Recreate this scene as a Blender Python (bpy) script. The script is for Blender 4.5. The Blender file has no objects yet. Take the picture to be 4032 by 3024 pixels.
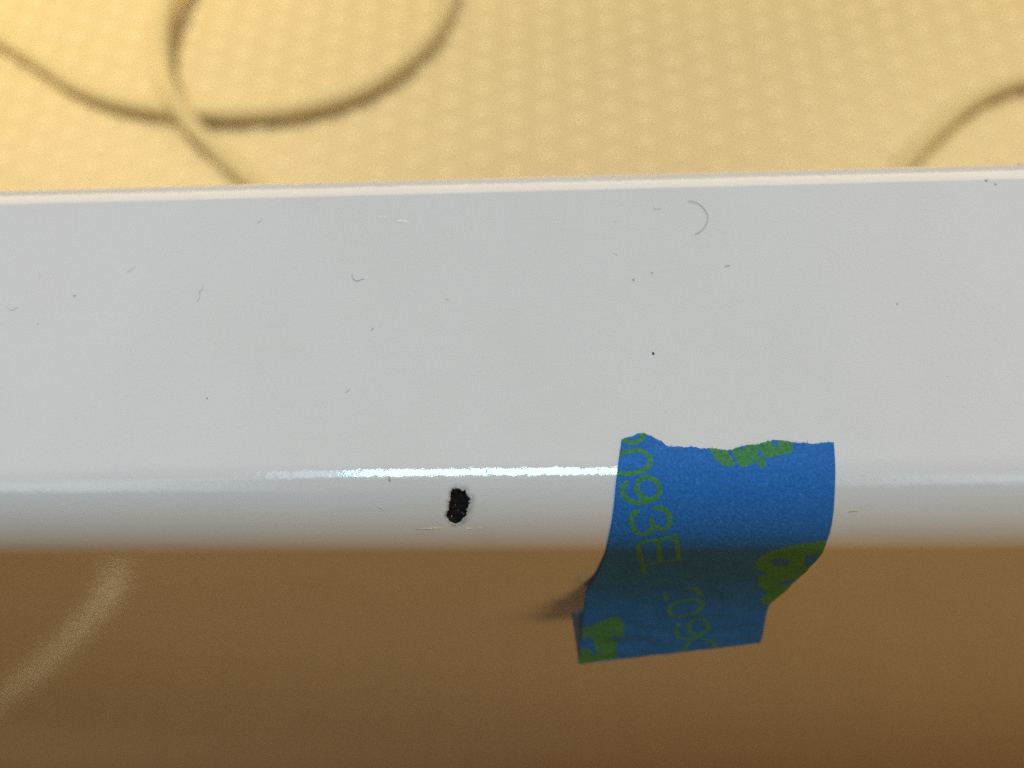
import bpy, bmesh, math, random
import numpy as np
from mathutils import Vector, Matrix, noise
from mathutils.geometry import delaunay_2d_cdt

random.seed(4)
MM = 0.001                      # the scene is written in millimetres, built in metres
scene = bpy.context.scene
COL = scene.collection

# ------------------------------------------------------------------ camera
CAM_POS = (4.4001, -28.1373, 86.2840)
RIGHT = Vector((0.99880801, 0.00918832, -0.04793886))
DOWN = Vector((-0.01438284, -0.88311726, -0.4689318))
FWD = Vector((-0.04664433, 0.46906233, -0.88193244))
cd = bpy.data.cameras.new("camera")
cam = bpy.data.objects.new("camera", cd)
COL.objects.link(cam)
m = Matrix.Identity(4)
for r in range(3):
    m[r][0], m[r][1], m[r][2], m[r][3] = RIGHT[r], -DOWN[r], -FWD[r], CAM_POS[r] * MM
cam.matrix_world = m
cd.sensor_width = 36.0
cd.lens = 3300.0 / 4032.0 * 36.0
cd.clip_start, cd.clip_end = 0.004, 30.0
cd.dof.use_dof = True
cd.dof.focus_distance = 0.0965
cd.dof.aperture_fstop = 13.0
scene.camera = cam

# ------------------------------------------------------------------ light
scene.view_settings.view_transform = 'Standard'
scene.view_settings.look = 'None'
scene.view_settings.gamma = 1.0
scene.view_settings.exposure = 0.0
scene.cycles.use_denoising = False
scene.cycles.max_bounces = 8
scene.cycles.sample_clamp_indirect = 4.0

world = bpy.data.worlds.new("World")
scene.world = world
world.use_nodes = True
bg = world.node_tree.nodes["Background"]
bg.inputs[0].default_value = (0.045, 0.027, 0.010, 1)      # dim warm room
bg.inputs[1].default_value = 1.0

def area(name, x0, x1, y0, y1, z, radiance, col):
    """a downward facing rectangular lamp of the given radiance, extents in mm"""
    l = bpy.data.lights.new(name, 'AREA')
    l.shape = 'RECTANGLE'
    l.size, l.size_y = (x1 - x0) * MM, (y1 - y0) * MM
    l.energy = radiance * math.pi * l.size * l.size_y
    l.color = col
    o = bpy.data.objects.new(name, l)
    o.location = ((x0 + x1) / 2 * MM, (y0 + y1) / 2 * MM, z * MM)
    COL.objects.link(o)
    return o

area("ceiling_lamp", -560, 240, -20, 430, 2290, 15.5, (0.46, 0.87, 1.0))
area("ceiling_lamp_side", -800, -590, -90, 400, 2292, 2.4, (0.55, 0.82, 1.0))
for k in range(13):                                          # ceiling, brighter towards both ends of the bath
    xc = -2400 + 400 * k
    area("ceiling_glow", xc - 200, xc + 200, -180, 3200, 2308, 0.35 + 0.44 * min(1.0, abs(xc) / 1600) ** 1.4, (1.0, 0.80, 0.83))
for k in range(6):                                           # soft edged pale patches of ceiling left and right
    e = 75 * k
    area("ceiling_glow_right", 640 + 1.6 * e, 2150 - e, -1050 + e, -100 - .7 * e, 2300 - k, 0.29, (0.86, 0.93, 1.0))
    area("ceiling_glow_left", -2250 + e, -760 - 1.6 * e, -1050 + e, -60 - .7 * e, 2300 - k, 0.29, (0.90, 0.94, 1.0))
l = bpy.data.lights.new("added_glow_behind_bath", 'AREA')      # added lamp beyond the bath, warms the rim's inner edge
l.shape = 'RECTANGLE'; l.size, l.size_y = 3.2, 1.02
l.energy = 2.0 * math.pi * 3.2 * 1.02; l.color = (1.0, 0.74, 0.42)
wg = bpy.data.objects.new("added_glow_behind_bath", l)
wg.location = (0, 1.6, 0.57); wg.rotation_euler = (math.radians(-90), 0, 0)
COL.objects.link(wg)

# warm lamp in front, to the right: lights the apron and throws the tape's shadow
l = bpy.data.lights.new("warm_lamp", 'AREA')
l.shape = 'DISK'; l.size = 0.46
l.energy = 3.0 * math.pi * math.pi * 0.23 ** 2
l.color = (1.0, 0.55, 0.13)
wl = bpy.data.objects.new("warm_lamp", l)
wl.location = (0.56, -0.43, 0.09)
wl.rotation_euler = Vector((-0.66, 0.54, -0.14)).to_track_quat('-Z', 'Y').to_euler()
COL.objects.link(wl)

# warm lights over the bath, then fills added over the floor
def bath_spot(name, pos, aim, watts, size):
    l = bpy.data.lights.new(name, 'SPOT')
    l.energy = watts; l.color = (1.0, 0.79, 0.375)
    l.spot_size = math.radians(size); l.spot_blend = 1.0; l.shadow_soft_size = 0.06
    o = bpy.data.objects.new(name, l)
    o.location = pos
    o.rotation_euler = (Vector(aim) - Vector(pos)).to_track_quat('-Z', 'Y').to_euler()
    COL.objects.link(o)
bath_spot("bath_spot", (-0.47, 0.74, 0.50), (-0.50, 0.70, -0.33), 30.0, 94)
bath_spot("bath_fill_far", (0.56, 0.72, 0.50), (0.48, 0.66, -0.33), 21.0, 94)  # second spot, added to lift the basin's right side
bath_spot("floor_fill", (-0.50, -0.42, -0.06), (-0.34, -0.12, -0.50), 3.2, 100)  # unseen fill, added to brighten the floor and strip mirrored in the apron
bath_spot("floor_fill_far", (0.25, -0.62, 0.02), (0.25, -0.55, -0.50), 5.0, 100)  # another added fill, for a warmer floor reflection under the edge

# ------------------------------------------------------------------ helpers
def tag(o, label, cat=None, group=None, kind=None):
    if label: o["label"] = label
    if cat: o["category"] = cat
    if group: o["group"] = group
    if kind: o["kind"] = kind
    return o

def empty(name, loc=(0, 0, 0)):
    o = bpy.data.objects.new(name, None)
    o.location = [c * MM for c in loc]
    o.empty_display_size = 0.02
    COL.objects.link(o)
    return o

def mesh(name, verts, faces, mat, parent=None, smooth=True, origin=(0, 0, 0)):
    me = bpy.data.meshes.new(name)
    me.from_pydata([[(v[i] - origin[i]) * MM for i in range(3)] for v in verts], [], faces)
    me.validate()
    if smooth:
        me.polygons.foreach_set("use_smooth", [True] * len(me.polygons))
    if mat: me.materials.append(mat)
    o = bpy.data.objects.new(name, me)
    o.location = [c * MM for c in origin]
    COL.objects.link(o)
    if parent:
        o.parent = parent
        o.location = [(origin[i]) * MM - parent.location[i] for i in range(3)]
    return o

class NT:
    """tiny node-tree writer"""
    def __init__(self, name):
        self.m = bpy.data.materials.new(name)
        self.m.use_nodes = True
        self.t = self.m.node_tree
        self.b = self.t.nodes["Principled BSDF"]
    def n(self, kind, **kw):
        nd = self.t.nodes.new(kind)
        for k, v in kw.items():
            if k in nd.inputs: nd.inputs[k].default_value = v
            else: setattr(nd, k, v)
        return nd
    def l(self, a, b): self.t.links.new(a, b)
    def coord(self, scale=(1, 1, 1)):
        g = self.n("ShaderNodeNewGeometry")
        mp = self.n("ShaderNodeMapping"); mp.inputs["Scale"].default_value = scale
        self.l(g.outputs["Position"], mp.inputs["Vector"])
        return mp.outputs[0]
    def noise(self, scale, detail=3.0, vec=None, rough=0.5):
        nd = self.n("ShaderNodeTexNoise")
        nd.inputs["Scale"].default_value = scale
        nd.inputs["Detail"].default_value = detail
        nd.inputs["Roughness"].default_value = rough
        self.l(vec if vec is not None else self.coord(), nd.inputs["Vector"])
        return nd.outputs["Fac"]
    def ramp(self, fac, a, b, ca=(0, 0, 0, 1), cb=(1, 1, 1, 1)):
        nd = self.n("ShaderNodeMapRange"); nd.clamp = True
        nd.interpolation_type = 'SMOOTHSTEP'
        nd.inputs["From Min"].default_value = a; nd.inputs["From Max"].default_value = b
        self.l(fac, nd.inputs["Value"])
        return nd.outputs[0]
    def mix(self, fac, ca, cb):
        nd = self.n("ShaderNodeMix"); nd.data_type = 'RGBA'
        for s, v in ((0, fac), (6, ca), (7, cb)):
            if isinstance(v, (tuple, float, int)): nd.inputs[s].default_value = v
            else: self.l(v, nd.inputs[s])
        return nd.outputs[2]
    def math(self, op, a, b=None, clamp=False):
        nd = self.n("ShaderNodeMath"); nd.operation = op; nd.use_clamp = clamp
        for i, v in enumerate((a, b)):
            if v is None: continue
            if isinstance(v, (float, int)): nd.inputs[i].default_value = v
            else: self.l(v, nd.inputs[i])
        return nd.outputs[0]
    def bump(self, h, strength, dist, chain=None):
        nd = self.n("ShaderNodeBump")
        nd.inputs["Strength"].default_value = strength
        nd.inputs["Distance"].default_value = dist
        self.l(h, nd.inputs["Height"])
        if chain is not None: self.l(chain, nd.inputs["Normal"])
        return nd.outputs[0]
    def set(self, **kw):
        for k, v in kw.items():
            k = k.replace("_", " ")
            if isinstance(v, (tuple, float, int)): self.b.inputs[k].default_value = v
            else: self.l(v, self.b.inputs[k])
        return self

# ------------------------------------------------------------------ materials
def enamel():
    t = NT("white_enamel")
    big = t.noise(9.0, 2.0)
    dirt = t.ramp(t.noise(70.0, 4.0), 0.35, 0.75)
    c = t.mix(big, (0.79, 0.79, 0.80, 1), (0.83, 0.835, 0.85, 1))
    c = t.mix(t.math('MULTIPLY', dirt, 0.06), c, (0.55, 0.52, 0.48, 1))
    at = t.n("ShaderNodeAttribute"); at.attribute_name = "wear"
    wn = t.ramp(t.noise(1600.0, 4.0), 0.30, 0.70)
    w = t.math('MULTIPLY', at.outputs["Fac"], t.math('ADD', t.math('MULTIPLY', wn, 0.9), 0.25), True)
    c = t.mix(w, c, (0.42, 0.41, 0.40, 1))
    orange = t.noise(260.0, 2.0)
    fine = t.noise(1500.0, 3.0)
    n1 = t.bump(orange, 0.05, 0.0006)
    n2 = t.bump(fine, 0.15, 0.00012, n1)
    t.set(Base_Color=c, Normal=n2, IOR=1.7)
    t.set(Roughness=t.math('ADD', t.math('MULTIPLY', w, 0.5), t.math('ADD', t.math('MULTIPLY', dirt, 0.04), 0.03)))
    return t.m

def basin_mat():
    t = NT("cream_basin")
    c = t.mix(t.noise(14.0, 3.0), (0.63, 0.515, 0.30, 1), (0.67, 0.55, 0.33, 1))
    t.set(Base_Color=c, Roughness=0.35, IOR=1.5)
    return t.m

def dot_mat():
    t = NT("cream_grip_dot")
    t.set(Base_Color=(0.75, 0.625, 0.385, 1), Roughness=0.75)
    return t.m

def cord_mat():
    t = NT("tan_cord")
    c = t.mix(t.noise(120.0, 2.0), (0.62, 0.52, 0.30, 1), (0.66, 0.555, 0.325, 1))
    t.set(Base_Color=c, Roughness=0.9)
    t.b.inputs["Specular IOR Level"].default_value = 0.15
    return t.m

def tape_mat():
    t = NT("blue_crepe_paper")
    at = t.n("ShaderNodeAttribute"); at.attribute_name = "print"
    sd = t.math('ADD', at.outputs["Fac"], t.math('MULTIPLY', t.math('SUBTRACT', t.noise(2600.0, 3.0), 0.5), 0.16))
    mask = t.ramp(sd, 0.05, -0.05)
    fib = t.ramp(t.noise(3200.0, 4.0, t.coord((1, .5, .5))), 0.56, 0.80)
    mott = t.ramp(t.noise(3000.0, 4.0, None, 0.6), 0.28, 0.72)
    blue = t.mix(mott, (0.008, 0.128, 0.48, 1), (0.018, 0.190, 0.63, 1))
    blue = t.mix(t.math('MULTIPLY', fib, 0.55), blue, (0.10, 0.36, 0.72, 1))
    green = t.mix(mott, (0.035, 0.19, 0.035, 1), (0.085, 0.32, 0.065, 1))
    c = t.mix(t.math('MULTIPLY', mask, 0.93), blue, green)
    n1 = t.bump(mott, 0.35, 0.00012)
    crepe = t.noise(700.0, 3.0, t.coord((.22, 1.6, 1.6)))
    n2 = t.bump(crepe, 0.30, 0.00022, n1)
    t.set(Base_Color=c, Roughness=0.72, IOR=1.4, Normal=n2)
    t.b.inputs["Sheen Weight"].default_value = 0.04
    t.b.inputs["Sheen Tint"].default_value = (0.7, 0.8, 1.0, 1)
    return t.m

def adhesive_mat():
    t = NT("tape_adhesive_side")
    c = t.mix(t.noise(900.0, 4.0), (0.13, 0.19, 0.25, 1), (0.21, 0.28, 0.33, 1))
    t.set(Base_Color=c, Roughness=0.5)
    return t.m

def chip_mat():
    t = NT("dark_bare_metal")
    c = t.mix(t.ramp(t.noise(2200.0, 5.0, None, 0.7), 0.48, 0.80), (0.006, 0.006, 0.006, 1), (0.040, 0.034, 0.029, 1))
    t.set(Base_Color=c, Roughness=0.85, Normal=t.bump(t.noise(3500.0, 4.0), 0.8, 0.0002))
    t.b.inputs["Specular IOR Level"].default_value = 0.2
    return t.m

def plain(name, col, rough=0.6, var=0.15, scale=900.0):
    t = NT(name)
    a = tuple(c * (1 - var) for c in col) + (1,); b = tuple(min(1, c * (1 + var)) for c in col) + (1,)
    t.set(Base_Color=t.mix(t.noise(scale, 3.0), a, b), Roughness=rough)
    return t.m

def floor_mat():
    t = NT("brown_floor")
    v = t.coord((14, 1.2, 1))
    c = t.mix(t.noise(6.0, 5.0, v), (0.20, 0.102, 0.033, 1), (0.28, 0.145, 0.048, 1))
    t.set(Base_Color=c, Roughness=0.5)
    return t.m

M_ENAMEL, M_BASIN, M_DOT, M_CORD = enamel(), basin_mat(), dot_mat(), cord_mat()
M_TAPE, M_ADH, M_CHIP, M_FLOOR = tape_mat(), adhesive_mat(), chip_mat(), floor_mat()
M_LINT = plain("grey_lint", (0.55, 0.53, 0.51))
M_FAINT = plain("pale_grey_lint", (0.72, 0.715, 0.705))
M_BLACK = plain("black_grit", (0.012, 0.012, 0.012))
M_SCRATCH = plain("pale_scratch", (0.86, 0.87, 0.86), 0.3, 0.05)
M_GLINT = plain("painted_glint", (0.97, 0.96, 0.93), 0.25, 0.02)  # reflected lamp glint put into the colour
M_CREAM = plain("cream_scratch", (0.88, 0.78, 0.62), 0.35, 0.05)
M_STREAK = plain("pale_streak_strip", (0.92, 0.78, 0.56), 0.6, 0.05, 60.0)  # for the added strip that makes the apron's streak

# traced marks of the tape: x across, s along the tape's run, in mm
STROKES = [ [(12.38,11.38),(12.57,11.66),(12.86,11.89),(13.47,11.95),(14.09,11.79),(14.53,11.29),(14.67,10.73)],
 [(11.72,13.37),(11.85,13.32),(12.70,13.00),(13.82,12.85),(14.62,13.08),(15.09,13.58),(15.26,14.13),(15.02,14.71),(14.39,15.23),(13.48,15.48),(12.57,15.57),(11.52,15.51)],
 [(13.57,16.99),(13.84,16.39),(14.45,16.04),(15.15,16.05),(15.83,16.51),(16.11,17.21),(16.05,17.80),(15.59,18.30),(14.84,18.45),(14.10,18.09),(13.61,17.58),(13.57,16.99)],
 [(15.59,18.30),(14.59,18.70),(13.60,18.74),(12.70,18.53),(12.20,18.07),(12.01,17.47),(12.08,16.92),(12.54,16.53)],
 [(15.64,19.40),(16.19,19.35),(16.79,19.72),(17.15,20.43),(17.19,21.41),(16.81,21.96),(16.21,22.02),(15.70,21.76),(15.22,21.15),(15.16,20.81)],
 [(15.35,21.76),(15.12,22.27),(14.64,22.73),(14.03,22.73),(13.40,22.19),(13.02,21.37),(13.00,20.45),(13.25,19.91),(13.74,19.75)],
 [(13.82,24.56),(13.67,24.55),(14.36,24.11),(15.46,23.79),(16.70,23.41),(17.99,23.05)],
 [(13.82,24.56),(14.18,26.61),(14.68,29.94),(15.19,33.22),(15.50,34.76)],
 [(16.01,23.63),(16.43,26.65),(16.94,29.98)],
 [(17.99,23.05),(18.35,25.32),(19.07,29.45)],
 [(15.02,31.87),(15.85,30.92),(17.37,29.99),(19.12,29.45)],
 [(18.78,42.43),(19.11,44.12)],
 [(20.78,40.56),(22.55,40.57)],
 [(22.50,40.75),(23.54,42.93)],
 [(20.00,45.82),(20.95,44.70),(22.29,44.14),(23.44,44.43),(24.11,45.28),(23.82,46.51),(22.99,48.00),(21.47,48.54),(20.22,48.26),(19.75,47.03),(20.00,45.82)],
 [(22.76,51.34),(22.79,50.21),(23.54,49.10),(24.65,49.38),(25.36,50.50),(25.45,51.92),(25.02,53.22),(24.02,53.51),(23.11,52.63),(22.76,51.34)],
 [(25.02,53.22),(24.10,54.24),(22.94,54.53),(21.88,54.39),(21.22,52.92),(21.11,51.63),(21.45,50.63)],
 [(25.50,54.83),(26.47,55.43),(27.23,57.39)],
 [(23.46,54.53),(23.04,56.33),(22.65,58.47)] ]
BOLD = [ [(21.92,12.71),(21.99,12.05),(23.68,12.08),(23.58,12.97),(23.99,13.78),(24.31,14.61),(23.74,14.82),(23.05,14.67),(22.42,14.06),(22.07,13.37)],
 [(24.22,12.90),(24.83,12.48),(25.32,13.14),(26.14,12.18),(26.98,12.19),(26.95,13.27),(26.59,14.19),(25.84,14.70),(25.19,14.95),(24.74,14.54),(24.49,13.63)],
 [(27.11,12.27),(27.86,11.89),(28.94,12.22),(28.90,12.53),(28.30,12.83),(28.28,12.94),(28.99,12.87),(29.47,12.46),(29.49,11.76),(30.55,11.77),(30.76,12.24),(30.80,12.93),(30.53,13.31),(29.24,13.61),(28.02,13.86),(27.63,13.66),(27.43,13.05)],
 [(26.83,13.88),(27.47,13.82),(27.70,14.79),(27.19,15.04),(26.88,14.64)],
 [(34.71,23.99),(32.22,24.55),(30.35,25.26),(28.92,26.56),(28.35,28.72),(28.31,31.23),(28.85,33.54),(29.53,34.31),(30.29,34.44),(30.50,35.08),(29.81,36.79),(30.11,38.66),(30.84,40.80),(31.68,41.98),(32.19,42.17),(31.48,43.43),(31.44,44.11),(31.93,45.08),(32.81,45.55),(34.12,41.71),(34.79,37.91),(35.04,32.99),(34.97,27.97)],
 [(8.21,51.65),(9.39,51.32),(10.86,49.87),(12.16,48.91),(13.32,49.07),(13.82,50.84),(13.88,53.64),(13.13,54.15),(12.92,53.14),(12.49,53.14),(12.19,54.15),(12.57,55.00),(13.19,55.51),(13.12,57.77),(13.32,60.53),(7.87,61.66),(8.04,57.95),(8.55,57.07),(9.35,57.42),(9.90,58.66),(10.44,59.20),(10.60,58.48),(10.12,56.72),(10.08,55.34),(9.53,53.98),(8.93,53.81),(8.34,54.66)] ]
BOLD_HOLES = [ [(32.09,30.78),(32.18,31.73),(31.95,32.43),(31.46,32.68),(30.86,32.41),(30.31,31.70),(29.95,30.75),(29.88,29.80),(30.12,29.12),(30.59,28.88),(31.17,29.14),(31.72,29.83)],
 [(33.20,28.06),(34.74,27.12),(35.16,32.35),(34.15,32.59)],
 [(32.43,39.56),(33.36,38.24),(34.42,37.91),(34.35,39.58),(32.94,39.78)] ]
TORN = [(12.23,11.49),(12.75,11.28),(13.12,11.19),(13.72,11.01),(13.95,10.80),(14.81,10.75),(14.97,10.97),(15.61,11.16),(15.95,11.48),(16.58,11.76),(16.91,12.17),(17.45,12.50),(18.41,12.40),(19.20,12.57),(19.88,12.48),(20.92,12.71),(22.00,12.72),(22.69,12.79),(23.59,12.95),(24.23,12.90),(24.82,12.63),(25.39,12.52),(26.11,12.31),(26.96,12.35),(27.83,12.06),(28.50,11.85),(29.14,11.79),(29.83,11.86),(30.51,11.93),(30.79,12.12),(32.03,12.14),(33.27,12.34),(33.98,12.19),(34.68,12.14),(35.42,12.15)]
EDGE_L = [(12.23,11.49),(12.00,12.54),(11.74,13.82),(11.50,15.46),(11.27,16.96),(11.04,19.46),(10.80,21.37),(10.58,22.91),(10.44,24.51),(10.28,27.94),(9.78,34.29),(9.35,37.77),(8.53,42.01),(8.41,43.80),(8.33,47.00),(8.15,51.16),(8.01,56.18),(7.83,61.74)]
EDGE_R = [(35.42,12.15),(35.26,13.75),(35.05,15.57),(34.79,18.34),(34.79,19.50),(34.72,21.03),(34.73,22.68),(34.57,24.01),(35.00,28.05),(35.07,33.15),(34.82,38.04),(34.14,41.79),(33.34,44.14),(32.83,45.54),(32.79,47.85),(32.93,49.74),(33.24,53.51),(33.31,55.25),(33.10,55.67)]

# ------------------------------------------------------------------ floor
mesh("floor", [(-3500, -3500, -500), (3500, -3500, -500), (3500, 3500, -500), (-3500, 3500, -500)],
     [(0, 1, 2, 3)], M_FLOOR, smooth=False)["kind"] = "structure"

# ------------------------------------------------------------------ bathtub
tub = empty("bathtub", (100, 350, -500))
tag(tub, "white enamelled bathtub seen close at its glossy rim, black chip on the rounded front edge", "bathtub")

R = 8.0                                   # radius of the rounded front edge
X0, X1 = -650.0, 850.0                    # outer ends
Y0, Y1 = 0.0, 780.0
PX0, PX1 = -9.5, -2.5                     # block re-meshed round the chip
PS0, PS1 = 1.2, 9.0
front_x = sorted(set([PX0, PX1] + [-560 + i * 20 for i in range(0, 25)] + [PX0 - 60, PX0 - 30, PX0 - 12, PX1 + 12, PX1 + 30]
                     + [60, 100] + [120 + i * 60 for i in range(0, 11)]))

def section():
    """rows (inset from the outer face, z, normal out, normal up) from the apron foot over the rim"""
    rows = [(0.0, -500.0, 1, 0), (0.0, -300.0, 1, 0), (0.0, -120.0, 1, 0), (0.0, -50.0, 1, 0), (0.0, -20.0, 1, 0)]
    s_list = sorted(set([i * math.pi * R / 2 / 28 for i in range(29)] + [PS0, PS1]), reverse=True)
    for s in s_list:
        a = s / R
        rows.append((R - R * math.sin(a), -R + R * math.cos(a), math.sin(a), math.cos(a)))
    for y in (14.0, 25.0, 40.0, 46.6):
        rows.append((y, 0.0, 0, 1))
    r, a0 = 8.4, math.radians(10)
    for k in range(0, 21):
        a = a0 + (math.radians(84) - a0) * k / 20
        rows.append((46.8 + r * (math.sin(a) - math.sin(a0)),
                     -r * (math.cos(a0) - math.cos(a)), -math.sin(a), math.cos(a)))
    return rows, s_list

rows, s_list = section()
CN = 10                                   # corner steps
def loop(inset, z, corner):
    """closed loop of the tub at an inset; the front run keeps the fixed front_x stations"""
    xa, xb, ya, yb = X0 + inset, X1 - inset, Y0 + inset, Y1 - inset
    pts = []
    lo, hi = front_x[0], front_x[-1]
    for x in front_x: pts.append((x, ya, z, 0))
    def arc(cx, cy, r, a0):
        for k in range(CN + 1):
            a = a0 + math.pi / 2 * k / CN
            pts.append((cx + r * math.cos(a), cy + r * math.sin(a), z, 1))
    r = corner
    arc(xb - r, ya + r, r, -math.pi / 2)
    arc(xb - r, yb - r, r, 0)
    arc(xa + r, yb - r, r, math.pi / 2)
    arc(xa + r, ya + r, r, math.pi)
    return pts

def loft(loops, skip=lambda i, j: False):
    n = len(loops[0]); V = [p[:3] for lp in loops for p in lp]; F = []
    for i in range(len(loops) - 1):
        for j in range(n):
            if skip(i, j): continue
            k = (j + 1) % n
            F.append((i * n + j, i * n + k, (i + 1) * n + k, (i + 1) * n + j))
    return V, F

corner = lambda ins: 40.0 + ins * 0.8
loops = [loop(r[0], r[1], corner(r[0])) for r in rows]
ja, jb = front_x.index(PX0), front_x.index(PX1)
ia = 5 + s_list.index(PS1); ib = 5 + s_list.index(PS0)
V, F = loft(loops, lambda i, j: ia <= i < ib and ja <= j < jb)
N = []
n_loop = len(loops[0])
for i, r in enumerate(rows):
    for j in range(n_loop):
        if j < len(front_x): N.append((0, -r[2], r[3]))
        else:
            kk = (j - len(front_x)); q = kk // (CN + 1); a = -math.pi / 2 + q * math.pi / 2 + math.pi / 2 * (kk % (CN + 1)) / CN
            N.append((r[2] * math.cos(a), r[2] * math.sin(a), r[3]))

# the re-meshed block, with the chip cut out
CHIP = [(-6.68,2.93),(-6.3,2.87),(-5.91,2.97),(-5.66,3.19),(-5.49,3.27),(-5.21,3.13),(-5.11,3.44),(-4.94,3.78),(-4.69,4.08),(-4.83,4.42),(-4.72,4.59),(-4.88,4.98),(-5.11,5.42),(-5.05,5.6),(-5.13,5.91),(-5.27,6.28),(-5.58,6.65),(-5.99,6.99),(-6.46,7.14),(-6.85,7.08),(-7.09,6.93),(-7.25,6.64),(-7.45,6.35),(-7.51,5.98),(-7.37,5.58),(-7.19,5.44),(-7.18,5.09),(-7.23,4.74),(-7.25,4.36),(-6.99,4.32),(-6.96,3.89),(-6.87,3.3),(-6.76,3.01)]
def jagged(poly, step, amp):
    out = []
    for i, p in enumerate(poly):
        q = poly[(i + 1) % len(poly)]
        d = math.dist(p, q); n = max(1, int(d / step))
        for k in range(n):
            t = k / n
            nx, ny = (q[1] - p[1]) / d, -(q[0] - p[0]) / d
            o = random.uniform(-amp, amp) if k else 0
            out.append((p[0] + (q[0] - p[0]) * t + nx * o, p[1] + (q[1] - p[1]) * t + ny * o))
    return out
chip_edge = jagged(CHIP, 0.10, 0.06)
def on_rim(x, s, off=0.0):
    """s along the rim section: negative on the flat top, then round the edge, then down the apron"""
    q = math.pi * R / 2
    if s < 0: return (x, R - s, off), (0, 0, 1)
    if s > q: return (x, -off, -R - (s - q)), (0, -1, 0)
    a = s / R
    return (x, R - (R + off) * math.sin(a), -R + (R + off) * math.cos(a)), (0, -math.sin(a), math.cos(a))

rows_s = [s for s in s_list if PS0 <= s <= PS1]
bpts = [(PX0, s) for s in rows_s] + [(PX1, s) for s in reversed(rows_s)]
pts = [Vector(p) for p in bpts] + [Vector(p) for p in chip_edge]
nb, nc = len(bpts), len(chip_edge)
edges = [(i, (i + 1) % nb) for i in range(nb)] + [(nb + i, nb + (i + 1) % nc) for i in range(nc)]
ce = np.array(chip_edge)
def inside(px, py, poly):
    """even-odd test, vectorised"""
    r = np.zeros(np.shape(px), bool); n = len(poly)
    for i in range(n):
        (ax, ay), (bx, by) = poly[i], poly[(i + 1) % n]
        if ay == by: continue
        c = ((ay > py) != (by > py)) & (px < (bx - ax) * (py - ay) / (by - ay) + ax)
        r ^= c
    return r
def seg_dist(px, py, a, b):
    ax, ay = a; bx, by = b
    dx, dy = bx - ax, by - ay
    L = dx * dx + dy * dy + 1e-12
    t = np.clip(((px - ax) * dx + (py - ay) * dy) / L, 0, 1)
    return np.hypot(px - ax - t * dx, py - ay - t * dy)
def edge_dist(px, py, poly):
    d = np.full(np.shape(px), 1e9)
    for i in range(len(poly)):
        d = np.minimum(d, seg_dist(px, py, poly[i], poly[(i + 1) % len(poly)]))
    return d
gx, gs = np.meshgrid(np.arange(PX0 + .12, PX1, .12), np.arange(PS0 + .12, PS1, .12))
gx, gs = gx.ravel(), gs.ravel()
keep = ~inside(gx, gs, chip_edge) & (edge_dist(gx, gs, chip_edge) > .05)
pts += [Vector((x, s)) for x, s in zip(gx[keep], gs[keep])]
ov, oe, of, *_ = delaunay_2d_cdt(pts, edges, [], 0, 1e-5)
base = len(V)
oxy = np.array([(v.x, v.y) for v in ov])
for x, s in oxy:
    P, n = on_rim(x, s); V.append(P); N.append(n)
wear = np.zeros(len(V))
wd = edge_dist(oxy[:, 0], oxy[:, 1], chip_edge)
wx = np.clip((oxy[:, 0] + 6.2) / 1.6, -1, 1) * .18
wear[base:] = np.clip(1 - wd / np.maximum(.15, .5 + 1.4 * wx), 0, 1)
for f in of:
    c = oxy[list(f)].mean(axis=0)
    if inside(np.array([c[0]]), np.array([c[1]]), chip_edge)[0]: continue
    a, b, cc = (Vector(oxy[k]).to_3d() for k in f[:3])
    F.append(tuple(base + k for k in (f if (b - a).cross(cc - a).z < 0 else reversed(f))))
shell = mesh("rim", V, F, M_ENAMEL, tub, origin=(100, 350, -500))
me = shell.data
at = me.attributes.new("wear", 'FLOAT', 'POINT'); at.data.foreach_set("value", wear.astype(np.float32))
me.normals_split_custom_set_from_vertices([Vector(n).normalized() for n in N])

# the chip's dark hollow: rings that sink from the jagged edge
cx, cs = ce.mean(axis=0)
CV, CF = [], []
rings = [(1.0, -.03), (0.99, -.10), (0.95, -.30), (0.82, -.42), (0.6, -.50), (0.35, -.46), (0.12, -.52)]
for k, (sc, dep) in enumerate(rings):
    for x, s in chip_edge:
        xx, ss = cx + (x - cx) * sc, cs + (s - cs) * sc
        j = 0 if k < 2 else .10 * noise.noise(Vector((xx * 2.2, ss * 2.2, 3.0))) + .05 * noise.noise(Vector((xx * 7, ss * 7, 9.0)))
        CV.append(on_rim(xx, ss, dep + j)[0])
for k in range(len(rings) - 1):
    for i in range(nc):
        i2 = (i + 1) % nc
        CF.append((k * nc + i, (k + 1) * nc + i, (k + 1) * nc + i2, k * nc + i2))
CV.append(on_rim(cx, cs, -.5)[0]); ctr = len(CV) - 1
for i in range(nc): CF.append(((len(rings) - 1) * nc + i, ctr, (len(rings) - 1) * nc + (i + 1) % nc))
chip = mesh("chip", CV, CF, M_CHIP, tub, origin=on_rim(cx, cs)[0])
chip["label"] = "jagged black chip showing bare dark metal in the rounded white edge"
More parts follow.
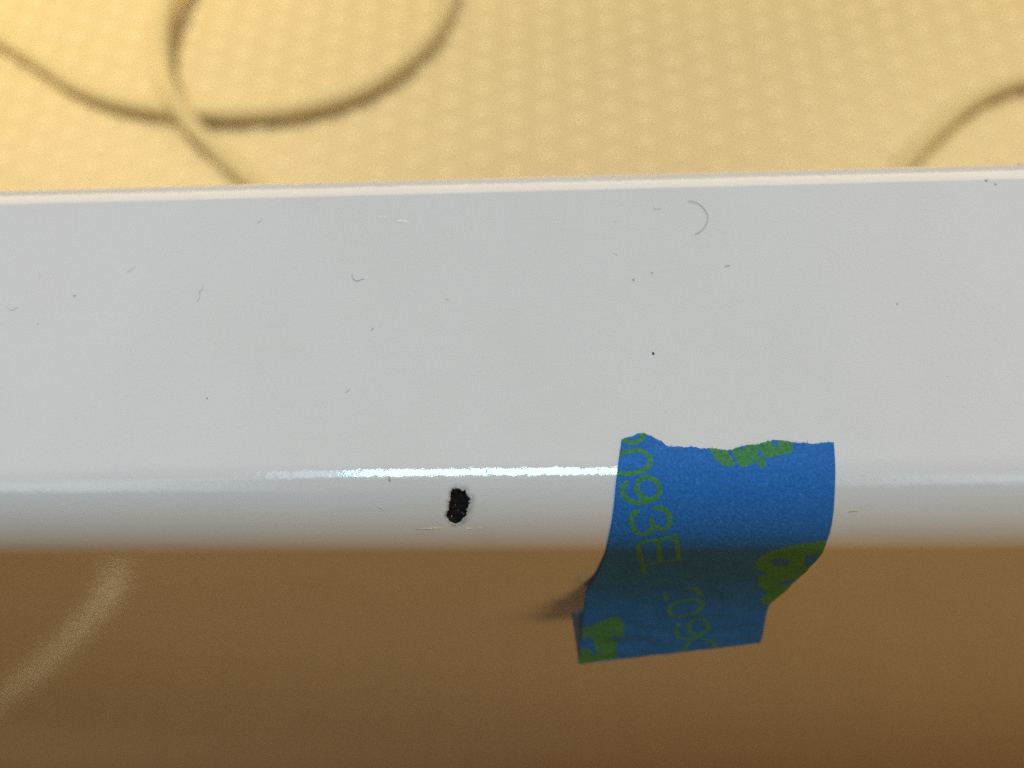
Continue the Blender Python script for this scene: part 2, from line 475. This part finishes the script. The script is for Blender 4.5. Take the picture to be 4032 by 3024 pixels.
# broken pale lip: the thickness of the enamel seen at the edge
LV, LF = [], []
for i, (x, s) in enumerate(chip_edge):
    w = max(.0, .085 + .10 * noise.noise(Vector((x * 1.9, s * 1.9, 21.0))) + .05 * noise.noise(Vector((x * 8, s * 8, 4.0))))
    d = math.hypot(x - cx, s - cs); k = (d - w) / d
    LV.append(on_rim(cx + (x - cx) * 1.012, cs + (s - cs) * 1.012, .012)[0])
    LV.append(on_rim(cx + (x - cx) * k, cs + (s - cs) * k, -.045 - .5 * w)[0])
for i in range(nc):
    i2 = (i + 1) % nc
    LF.append((2 * i, 2 * i + 1, 2 * i2 + 1, 2 * i2))
mesh("chip_lip", LV, LF, plain("broken_enamel", (0.52, 0.51, 0.50), 0.8, 0.3, 4000.0), tub, origin=on_rim(cx, cs)[0])
# loose flakes of enamel left at the lip and grit lying in the hollow
GV, GF = [], []
def crumb(P, r):
    b = len(GV)
    dirs = [(1, 0, 0), (-1, 0, 0), (0, 1, 0), (0, -1, 0), (0, 0, 1), (0, 0, -1)]
    for d in dirs:
        k = r * random.uniform(.5, 1.2); GV.append([P[i] + d[i] * k for i in range(3)])
    for f in ((0, 2, 4), (2, 1, 4), (1, 3, 4), (3, 0, 4), (2, 0, 5), (1, 2, 5), (3, 1, 5), (0, 3, 5)):
        GF.append(tuple(b + k for k in f))
for x, s, r in ((-5.55, 6.05, .15), (-5.35, 6.2, .11), (-5.75, 5.85, .10), (-6.45, 4.95, .11), (-6.1, 5.6, .09), (-5.3, 5.9, .08), (-6.7, 5.2, .07), (-6.6, 4.6, .06), (-6.2, 4.4, .05), (-5.9, 5.1, .06)):
    crumb(on_rim(x, s, -.40)[0], r)
mesh("enamel_crumbs", GV, GF, plain("grey_crumb", (0.15, 0.145, 0.14)), tub, smooth=False, origin=on_rim(cx, cs)[0])["kind"] = "stuff"

# inside of the tub: wall, floor, all one cream sheet below the rim
ins0, z0 = rows[-1][0], rows[-1][1]
bl = [loop(ins0, z0, corner(ins0))]
FZ = -330.0
for t in (0.1, .3, .6, .85): bl.append(loop(ins0 + 14 * t, z0 + (FZ + 40 - z0) * t, corner(ins0) + 20 * t))
for k in range(1, 9):
    a = math.pi / 2 * k / 8
    bl.append(loop(ins0 + 14 + 40 * (1 - math.cos(a)), FZ + 40 - 40 * math.sin(a), corner(ins0) + 20 + 10 * k / 8))
BV, BF = loft(bl)
nb_ = len(bl[0])
BF.append(tuple((len(bl) - 1) * nb_ + j for j in range(nb_)))
basin = mesh("basin", BV, BF, M_BASIN, tub, origin=(100, 350, -500))

# raised anti-slip dots on the basin floor
DV, DF = [(0, 0, 1.3)], []
for k, (rr, zz) in enumerate(((3.2, 1.2), (5.4, .6), (6.1, -.05))):
    for i in range(10):
        a = 2 * math.pi * i / 10; DV.append((rr * math.cos(a), rr * math.sin(a), zz))
for i in range(10):
    DF.append((0, 1 + i, 1 + (i + 1) % 10))
    for k in range(2):
        DF.append((1 + k * 10 + i, 11 + k * 10 + i, 11 + k * 10 + (i + 1) % 10, 1 + k * 10 + (i + 1) % 10))
grid = []
for i in range(-22, 30):
    for j in range(0, 26):
        x = 3.9 + 21.9 * i
        y = 122.0 + 21.7 * j + (10.6 if i % 2 else 0.0)
        if -540 < x < 740 and 125 < y < 680: grid.append((x, y))
def in_view(p):
    q = Vector((p[0] - CAM_POS[0], p[1] - CAM_POS[1], FZ - CAM_POS[2]))
    w = q.dot(FWD)
    if w <= 0: return False
    u, v = q.dot(RIGHT) / w * 3300, q.dot(DOWN) / w * 3300
    return abs(u) < 2060 and -1560 < v < -760
seen = sorted((p for p in grid if in_view(p)), key=lambda p: p[1] + abs(p[0]) * .1)
near, rest = seen[:300], seen[300:]
nearset = set(near)
dot_me = None
for x, y in near:
    if dot_me is None:
        d = mesh("grip_dot", [(a + x, b + y, c + FZ) for a, b, c in DV], DF, M_DOT, tub, origin=(x, y, FZ))
        dot_me = d
    else:
        d = dot_me.copy(); COL.objects.link(d); d.parent = tub
        d.location = [x * MM - tub.location[0], y * MM - tub.location[1], FZ * MM - tub.location[2]]
SV, SF = [], []
for p in grid:
    if p in nearset: continue
    b = len(SV)
    SV += [(a + p[0], c_ + p[1], z + FZ) for a, c_, z in DV]; SF += [tuple(b + k for k in f) for f in DF]
mesh("grip_dots", SV, SF, M_DOT, tub, origin=(100, 350, FZ))["kind"] = "stuff"

# ------------------------------------------------------------------ cord on the basin floor
def tube(name, path, rad, mat, parent=None, seg=10, taper=None, closed_ends=True):
    P = [Vector(p) for p in path]; n = len(P); TV, TF = [], []
    up = Vector((0, 0, 1))
    for i, p in enumerate(P):
        t = (P[min(i + 1, n - 1)] - P[max(i - 1, 0)]).normalized()
        a = t.cross(up)
        if a.length < 1e-4: a = t.cross(Vector((0, 1, 0)))
        a.normalize(); b = a.cross(t)
        r = rad * (taper(i / (n - 1)) if taper else 1)
        for k in range(seg):
            an = 2 * math.pi * k / seg
            TV.append(tuple(p + a * (r * math.cos(an)) + b * (r * math.sin(an))))
    for i in range(n - 1):
        for k in range(seg):
            k2 = (k + 1) % seg
            TF.append((i * seg + k, i * seg + k2, (i + 1) * seg + k2, (i + 1) * seg + k))
    TF.append(tuple(range(seg))[::-1]); TF.append(tuple((n - 1) * seg + k for k in range(seg)))
    return mesh(name, TV, TF, mat, parent, origin=path[len(path) // 2])

def spline(pts, per=10):
    P = [Vector(p) for p in pts]; out = []
    for i in range(len(P) - 1):
        p0, p1, p2, p3 = P[max(i - 1, 0)], P[i], P[i + 1], P[min(i + 2, len(P) - 1)]
        for k in range(per):
            t = k / per
            out.append(tuple(.5 * ((2 * p1) + (p2 - p0) * t + (2 * p0 - 5 * p1 + 4 * p2 - p3) * t * t + (3 * p1 - p0 - 3 * p2 + p3) * t ** 3)))
    out.append(tuple(P[-1]))
    return out

CR = 6.2
zl = FZ + CR + .3
cordA = [(-452.93,526.54),(-400.77,487.24),(-356.73,455.88),(-328.58,434.85),(-297.40,418.91),(-261.02,408.41),(-227.65,402.81),(-195.63,401.53),(-161.01,405.59),(-127.29,418.09),(-100.74,440.39),(-80.85,467.69),(-70.33,495.28),(-65.96,522.98),(-72,560)]
loopback = [(-95, 600), (-135, 628), (-180, 632), (-222, 614), (-250, 585)]
cordB = [(-265.15,557.83),(-270.53,532.09),(-272.68,505.67),(-272.79,478.31),(-268.30,451.74),(-260.15,428.66),(-249.34,408.70),(-235.88,389.21),(-216.70,370.17),(-196.11,349.54),(-176.09,330.13),(-145,300)]
under = [(-100, 265), (-40, 236), (40, 224), (115, 240), (170, 278)]
cordC = [(211.13,323.32),(235.52,351.55),(255.90,372.45),(276.17,390.68),(299.08,404.66),(320.55,411.92),(347.99,416.61),(400, 420),(460,412)]
def rise(y, x):
    """height of the crossing run above the floor: it rides over the lower run"""
    return 9.6 * math.exp(-((y - 411) / 26.0) ** 2)
path = [(x, y, zl) for x, y in cordA] + [(x, y, zl + 2) for x, y in loopback]
path += [(x, y, zl + max(rise(y, x), 11 * min(1, max(0, (y - 430) / 90)))) for x, y in cordB]
path += [(x, y, zl) for x, y in under] + [(x, y, zl) for x, y in cordC]
cord = tube("cord", spline(path, 8), CR, M_CORD, seg=14)
tag(cord, "long tan cord lying in blurred loops on the dotted cream floor of the bathtub", "cord")

# ------------------------------------------------------------------ blue tape over the edge
def tape_profile():
    o = .12; pts = []
    for y in np.linspace(22, 8, 29): pts.append((y, o))
    for a in np.linspace(0, math.pi / 2, 46)[1:]: pts.append((R - (R + o) * math.sin(a), -R + (R + o) * math.cos(a)))
    for t in np.linspace(0, 1, 25)[1:]: pts.append((-o - 1.3 * t ** 4, -8 - 18.0 * t))
    th = math.atan2(-(pts[-1][1] - pts[-2][1]), -(pts[-1][0] - pts[-2][0])); y, z = pts[-1]
    th1 = math.radians(72); n = 14
    for k in range(n):
        th += (th1 - th) / (n - k); ds = 3.0 * math.radians(30) / n
        y -= ds * math.cos(th); z -= ds * math.sin(th); pts.append((y, z))
    for k in range(80):
        y -= .4 * math.cos(th1); z -= .4 * math.sin(th1); pts.append((y, z))
    return np.array(pts)
TP = tape_profile()
TS = np.r_[0, np.cumsum(np.hypot(*np.diff(TP, axis=0).T))]
def tape_pt(x, s, off=0.0):
    y = np.interp(s, TS, TP[:, 0]); z = np.interp(s, TS, TP[:, 1])
    if off:
        e = .4
        ty = np.interp(s + e, TS, TP[:, 0]) - np.interp(s - e, TS, TP[:, 0])
        tz = np.interp(s + e, TS, TP[:, 1]) - np.interp(s - e, TS, TP[:, 1])
        l_ = math.hypot(ty, tz); y += off * tz / l_; z += off * -ty / l_
    return (float(x), float(y), float(z))
def by_s(edge, n):
    e = np.array(edge); q = np.r_[0, np.cumsum(np.hypot(*np.diff(e, axis=0).T))]
    t = np.linspace(0, q[-1], n)
    return np.c_[np.interp(t, q, e[:, 0]), np.interp(t, q, e[:, 1])]
NU, NV = 130, 190
EL, ER = by_s(EDGE_L, NV), by_s(EDGE_R, NV)
k9 = np.ones(9) / 9                                  # smooth the traced edges a little
for e in (EL, ER):
    for c in (0,):
        p = np.pad(e[:, c], 4, mode='edge'); e[:, c] = np.convolve(p, k9, 'valid')
torn = np.array(TORN)
uu = np.linspace(0, 1, NU)
tx = EL[0, 0] + (ER[0, 0] - EL[0, 0]) * uu
ts = np.interp(tx, torn[:, 0], torn[:, 1]) + np.array([.10 * noise.noise(Vector((x * 3.1, 0, 0))) + .09 * noise.noise(Vector((x * 9.3, 5, 0))) for x in tx])
lin = EL[0, 1] + (ER[0, 1] - EL[0, 1]) * uu
GX, GS = np.zeros((NV, NU)), np.zeros((NV, NU))
for i in range(NV):
    b = i / (NV - 1)
    GX[i] = EL[i, 0] + (ER[i, 0] - EL[i, 0]) * uu
    GS[i] = EL[i, 1] + (ER[i, 1] - EL[i, 1]) * uu + (ts - lin) * max(0, 1 - b / .22) ** 1.5
# print: signed distance (mm) to the green lettering
SD = np.full(GX.shape, 9.0)
for st in STROKES:
    for p, q in zip(st[:-1], st[1:]):
        SD = np.minimum(SD, seg_dist(GX, GS, p, q) - .27)
for poly in BOLD:
    d = edge_dist(GX, GS, poly); d[inside(GX, GS, poly)] *= -1
    SD = np.minimum(SD, d - .08)
for poly in BOLD_HOLES:
    d = edge_dist(GX, GS, poly); d[inside(GX, GS, poly)] *= -1
    SD = np.maximum(SD, -d)
TVs, TFs = [], []
for i in range(NV):
    for j in range(NU):
        w = .05 * noise.noise(Vector((GX[i, j] * .35, GS[i, j] * .35, 2.0))) * min(1, max(0, (GS[i, j] - 26) / 8))
        TVs.append(tape_pt(GX[i, j], GS[i, j], 4 * w))
for i in range(NV - 1):
    for j in range(NU - 1):
        a = i * NU + j; TFs.append((a, a + NU, a + NU + 1, a + 1))
tape = mesh("masking_tape", TVs, TFs, M_TAPE, origin=on_rim(22, 4)[0])
at = tape.data.attributes.new("print", 'FLOAT', 'POINT'); at.data.foreach_set("value", SD.ravel().astype(np.float32))
so = tape.modifiers.new("paper_thickness", 'SOLIDIFY'); so.thickness = .11 * MM; so.offset = -1.0
tag(tape, "blue masking tape with green print folded over the white rim edge, upper end torn", "masking tape")
# free end doubled back under itself
FVs, FFs = [], []
NF = 18
for i in range(NF):
    c = i / (NF - 1)
    for j in range(0, NU, 5):
        x, s = GX[-1, j], GS[-1, j]
        if c < .15:
            a = math.pi * c / .15
            P = tape_pt(x, s + .17 * math.sin(a), -.17 * (1 - math.cos(a)))
        else:
            k = (c - .15) / .85 * 13.2
            P = tape_pt(x - .085 * k, s - k, -.34 - .03 * k)
        FVs.append(P)
nj = len(range(0, NU, 5))
for i in range(NF - 1):
    for j in range(nj - 1):
        a = i * nj + j; FFs.append((a, a + nj, a + nj + 1, a + 1))
fold = mesh("folded_end", FVs, FFs, M_ADH, tape, origin=tape_pt(20, 51))
fold.location = [c * MM - tape.location[i] for i, c in enumerate(tape_pt(20, 51))]
so = fold.modifiers.new("paper_thickness", 'SOLIDIFY'); so.thickness = .11 * MM; so.offset = 0
fold["label"] = "greyish sticky end of the tape doubled back under the flap"
# loose paper fibres along the torn edge
for k in range(26):
    j = random.randrange(2, NU - 2)
    x, s = GX[0, j], GS[0, j]; a = random.uniform(-.9, .9); L_ = random.uniform(.12, .34)
    fp = [tape_pt(x + math.sin(a) * L_ * t, s + .05 - math.cos(a) * L_ * t, -.03 + .10 * t) for t in (0, .5, 1)]
    f = tube("torn_fibre", fp, .028, M_TAPE, None, 5, lambda t: 1 - .6 * t)
    f.parent = tape; f.location = [f.location[i] - tape.location[i] for i in range(3)]

# ------------------------------------------------------------------ hairs, lint and grit on the rim
def strand(name, xs, r, mat, label, cat="lint", per=6, taper=True, group=None):
    r *= .8
    p = spline([on_rim(x, s, r * .3)[0] for x, s in xs], per) if len(xs) > 2 else \
        [on_rim(xs[0][0] + (xs[1][0] - xs[0][0]) * t, xs[0][1] + (xs[1][1] - xs[0][1]) * t, r * .3)[0] for t in (0, .25, .5, .75, 1)]
    o = tube(name, p, r, mat, None, 6, (lambda t: .35 + .65 * math.sin(math.pi * (.08 + .84 * t))) if taper else None)
    return tag(o, label, cat, group)
def speck(xs, r, mat, label, cat="grit", sx=1.0, group=None):
    bm = bmesh.new(); bmesh.ops.create_icosphere(bm, subdivisions=2, radius=r)
    for v in bm.verts:
        k = 1 + .45 * noise.noise(v.co * (2.2 / r) + Vector((xs[0], xs[1], 0)))
        v.co = Vector((v.co.x * k * sx, v.co.y * k, v.co.z * k * .55))
    P, n = on_rim(xs[0], xs[1], r * .3)
    rot = Vector((0, 0, 1)).rotation_difference(Vector(n)).to_matrix() @ Matrix.Rotation(random.uniform(-.6, .9), 3, 'Z')
    vs = [tuple(rot @ v.co + Vector(P)) for v in bm.verts]; bm.verts.index_update()
    fs = [tuple(v.index for v in f.verts) for f in bm.faces]; bm.free()
    return tag(mesh("grit_speck", vs, fs, mat, origin=P), label, cat, group)

GL, GS_ = "lint and hairs lying on the white rim", "grit specks lying on the white rim"
strand("hair", [(22.56,-36.38),(23.63,-36.04),(24.35,-35.3),(24.8,-34.28),(24.83,-33.48),(24.36,-32.21),(23.66,-31.34),(22.84,-30.88)], .10, M_LINT, "curved brownish hair shaped like a bracket near the rim's inner edge, above the tape", "hair", group=GL)
strand("lint", [(-20.59,-26.08),(-20.46,-25.23),(-19.92,-24.84),(-19.31,-25.01),(-18.93,-25.1)], .075, M_LINT, "small grey hook of lint shaped like an L left of the rim's middle", group=GL)
strand("lint", [(-39.53,-24.75),(-39.62,-24.09),(-39.91,-23.54),(-39.74,-22.79),(-39.94,-22.06)], .055, M_LINT, "thin wavy upright grey lint strand on the left part of the white rim", group=GL)
strand("lint", [(-50.15,-27.01),(-49.76,-27.1),(-49.18,-27.76)], .06, M_FAINT, "faint slanting lint bit above and left of the thin wavy strand", group=GL)
strand("lint", [(-64.55,-22.06),(-63.87,-21.4),(-63.44,-21.57),(-63.04,-21.84)], .06, M_FAINT, "faint cup-shaped lint beside the photo's left border", group=GL)
strand("lint", [(-34.3,-34.57),(-33.83,-34.72),(-33.5,-35.22)], .07, M_FAINT, "short curved lint near the rim's inner edge, below where the cord meets it", group=GL)
strand("lint", [(-17.4,-17.48),(-17.2,-17.88)], .085, M_LINT, "short thick grey dash of lint in the middle of the rim left of centre", group=GL)
strand("lint", [(-19.75,-8.9),(-19.22,-9.38)], .05, M_LINT, "fine slanting lint dash above the bright highlight's left end", group=GL)
strand("lint", [(-8.57,-21.99),(-8.31,-21.74),(-8.1,-21.88)], .07, M_FAINT, "tiny cupped lint crumb near the centre of the rim", group=GL)
strand("lint", [(18.06,-35.5),(18.35,-35.18),(18.99,-35.27)], .075, M_FAINT, "small cupped lint just left of the bracket-shaped hair", group=GL)
strand("lint", [(12.78,-33.04),(13.2,-33.53)], .065, M_FAINT, "faint short slanting lint left of the cupped one by the hair", group=GL)
strand("lint", [(12.33,-28.37),(13.0,-27.97)], .055, M_FAINT, "faint lint dash slanting down to the right, between hair and centre", group=GL)
strand("lint", [(26.15,-25.84),(26.46,-25.96),(26.85,-26.0)], .10, M_LINT, "stubby grey lint lump below the bracket-shaped hair", group=GL)
strand("lint", [(36.46,5.94),(36.9,5.87),(37.37,5.84)], .07, M_LINT, "dark level dash of lint on the rounded edge right of the tape", group=GL)
strand("lint", [(-15.08,5.05),(-14.72,5.1),(-14.46,5.33)], .07, M_LINT, "small dark curved lint on the rounded edge left of the chip", group=GL)
strand("lint", [(65.57,-41.21),(66.38,-41.03)], .10, M_FAINT, "grey lint on the rim's inner edge in the top right corner of the rim", group=GL)
strand("lint", [(-13.78,1.57),(-13.67,2.11)], .13, M_LINT, "dark flake standing in the lower side of the bright highlight", group=GL, taper=False)
strand("lint", [(-2.91,.84),(-2.9,1.33)], .08, M_LINT, "small dark upright flake at the top of the highlight right of the chip", group=GL)
speck((16.48,-13.54), .17, M_BLACK, "small jet black grit speck on the rim above the tape's torn end", sx=.75, group=GS_)
speck((14.78,-24.18), .15, M_LINT, "round grey grit speck left of the comma-shaped one, right of the rim's centre", group=GS_)
speck((17.1,-25.2), .13, M_FAINT, "pale comma-shaped grit speck straight above the jet black speck", sx=1.4, group=GS_)
speck((61.02,-38.61), .17, M_LINT, "left of the two dark grit specks near the rim's far right corner", group=GS_)
speck((62.04,-37.94), .15, M_LINT, "right of the two dark grit specks near the rim's far right corner", group=GS_)
speck((45.96,-19.89), .12, M_LINT, "lone dark grit speck in the middle of the rim's right part", group=GS_)
speck((-36.19,-8.43), .09, M_BLACK, "tiny dark grit speck on the rim's lower left, above the highlight's tail", sx=.6, group=GS_)
speck((-56.12,-23.45), .17, M_FAINT, "soft grey grit speck on the left of the rim, level with the wavy strand", group=GS_)
speck((-59.72,-19.3), .13, M_FAINT, "small slanted grit speck below the soft grey one on the far left", sx=.6, group=GS_)
# countless faint dust
DVs, DFs = [], []
for k in range(130):
    x, s = random.uniform(-72, 72), random.uniform(-38, 7)
    if 9 < x < 37 and s > -5: continue
    r = random.choice((.025, .03, .03, .04, .055)); P, n = on_rim(x, s, r * .3); b = len(DVs)
    for i in range(5):
        a = 2 * math.pi * i / 5; DVs.append((P[0] + r * 1.3 * math.cos(a) * random.uniform(.7, 1.3), P[1] + r * math.sin(a) * -n[2], P[2] + r * math.sin(a) * n[1]))
    DVs.append((P[0], P[1] + n[1] * r * .8, P[2] + n[2] * r * .8))
    for i in range(5): DFs.append((b + i, b + (i + 1) % 5, b + 5))
dust = mesh("dust", DVs, DFs, M_FAINT, origin=(0, 20, 0))
tag(dust, "faint scattered dust on the white rim", "dust", kind="stuff")

# scratches in the enamel, then lamp glints laid on as pale strokes
def scratch(xs, r, mat, name="scratch", lift=-.72):
    p = [on_rim(x, s, r * lift)[0] for x, s in xs]
    if len(p) == 2: p = [tuple(np.array(p[0]) + (np.array(p[1]) - np.array(p[0])) * t) for t in (0, .2, .5, .8, 1)]
    o = tube(name, p, r, mat, None, 5, lambda t: .25 + .75 * math.sin(math.pi * (.05 + .9 * t)))
    o.parent = tub; o.location = [o.location[i] - tub.location[i] for i in range(3)]
for xs, r in (([(-16.33,-1.59),(-16.09,-2.12)], .03), ([(-15.08,-1.89),(-14.85,-2.63)], .025), ([(-25.44,1.0),(-25.63,-.53)], .04),
              ([(-6.32,8.03),(-5.21,8.81)], .03), ([(-2.84,7.94),(-1.35,8.98)], .03), ([(-1.9,-1.2),(-1.95,-6.5)], .022)):
    scratch(xs, r, M_SCRATCH)
for xs, r in (([(-11.14,7.80),(-9.4,7.70),(-8.9,7.66),(-7.84,7.61)], .075), ([(-5.43,7.68),(-4.57,7.73)], .085), ([(-4.18,7.69),(-3.41,7.69)], .055)):
    scratch(xs, r, M_CREAM, lift=-.1)
for xs, r in (([(48.6,4.04),(50.22,3.39),(52.81,2.24)], .03), ([(35.52,2.85),(35.82,3.06)], .04), ([(35.38,4.35),(35.99,4.77)], .04),
              ([(44.48,.25),(44.64,.75)], .045), ([(44.77,-.13),(45.07,.37)], .045), ([(-46.39,2.77),(-44.66,2.53)], .05),
              ([(-40.99,2.67),(-39.88,2.72),(-39.4,2.88)], .055), ([(-37.18,3.05),(-35.94,2.52)], .05),
              ([(-45.61,-11.74),(-45.4,-8.21)], .02), ([(-31.05,-11.31),(-30.69,-6.37)], .02)):
    scratch(xs, r, M_FAINT)
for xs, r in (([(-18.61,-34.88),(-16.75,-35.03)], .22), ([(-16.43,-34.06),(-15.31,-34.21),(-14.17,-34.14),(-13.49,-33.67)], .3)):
    scratch(xs, r, M_GLINT, "glint_stroke", -.6)  # lamp glints painted as near-white raised strokes

# ------------------------------------------------------------------ unseen pale strip, added so the apron mirrors a streak
SVs, SFs = [], []
for (xa, ya, xb, yb) in ((-330,-133,-292,-131), (-314,-123,-302,-121), (-329,-98,-320,-97), (-343,-79,-335,-78), (-358,-62,-351,-61), (-377,-46,-370,-45)):
    SVs += [(xa, ya, -500), (xb, yb, -500), (xb, yb, -496), (xa, ya, -496)]
for i in range(5):
    a = i * 4
    for k in range(4): SFs.append((a + k, a + (k + 1) % 4, a + 4 + (k + 1) % 4, a + 4 + k))
SFs += [(3, 2, 1, 0), (20, 21, 22, 23)]
st = mesh("added_streak_strip", SVs, SFs, M_STREAK, smooth=False, origin=(-330, -90, -500))
tag(st, "unseen pale narrow strip with wider head, added on the floor, mirrored as a blurred streak in the lower left apron", "added strip")
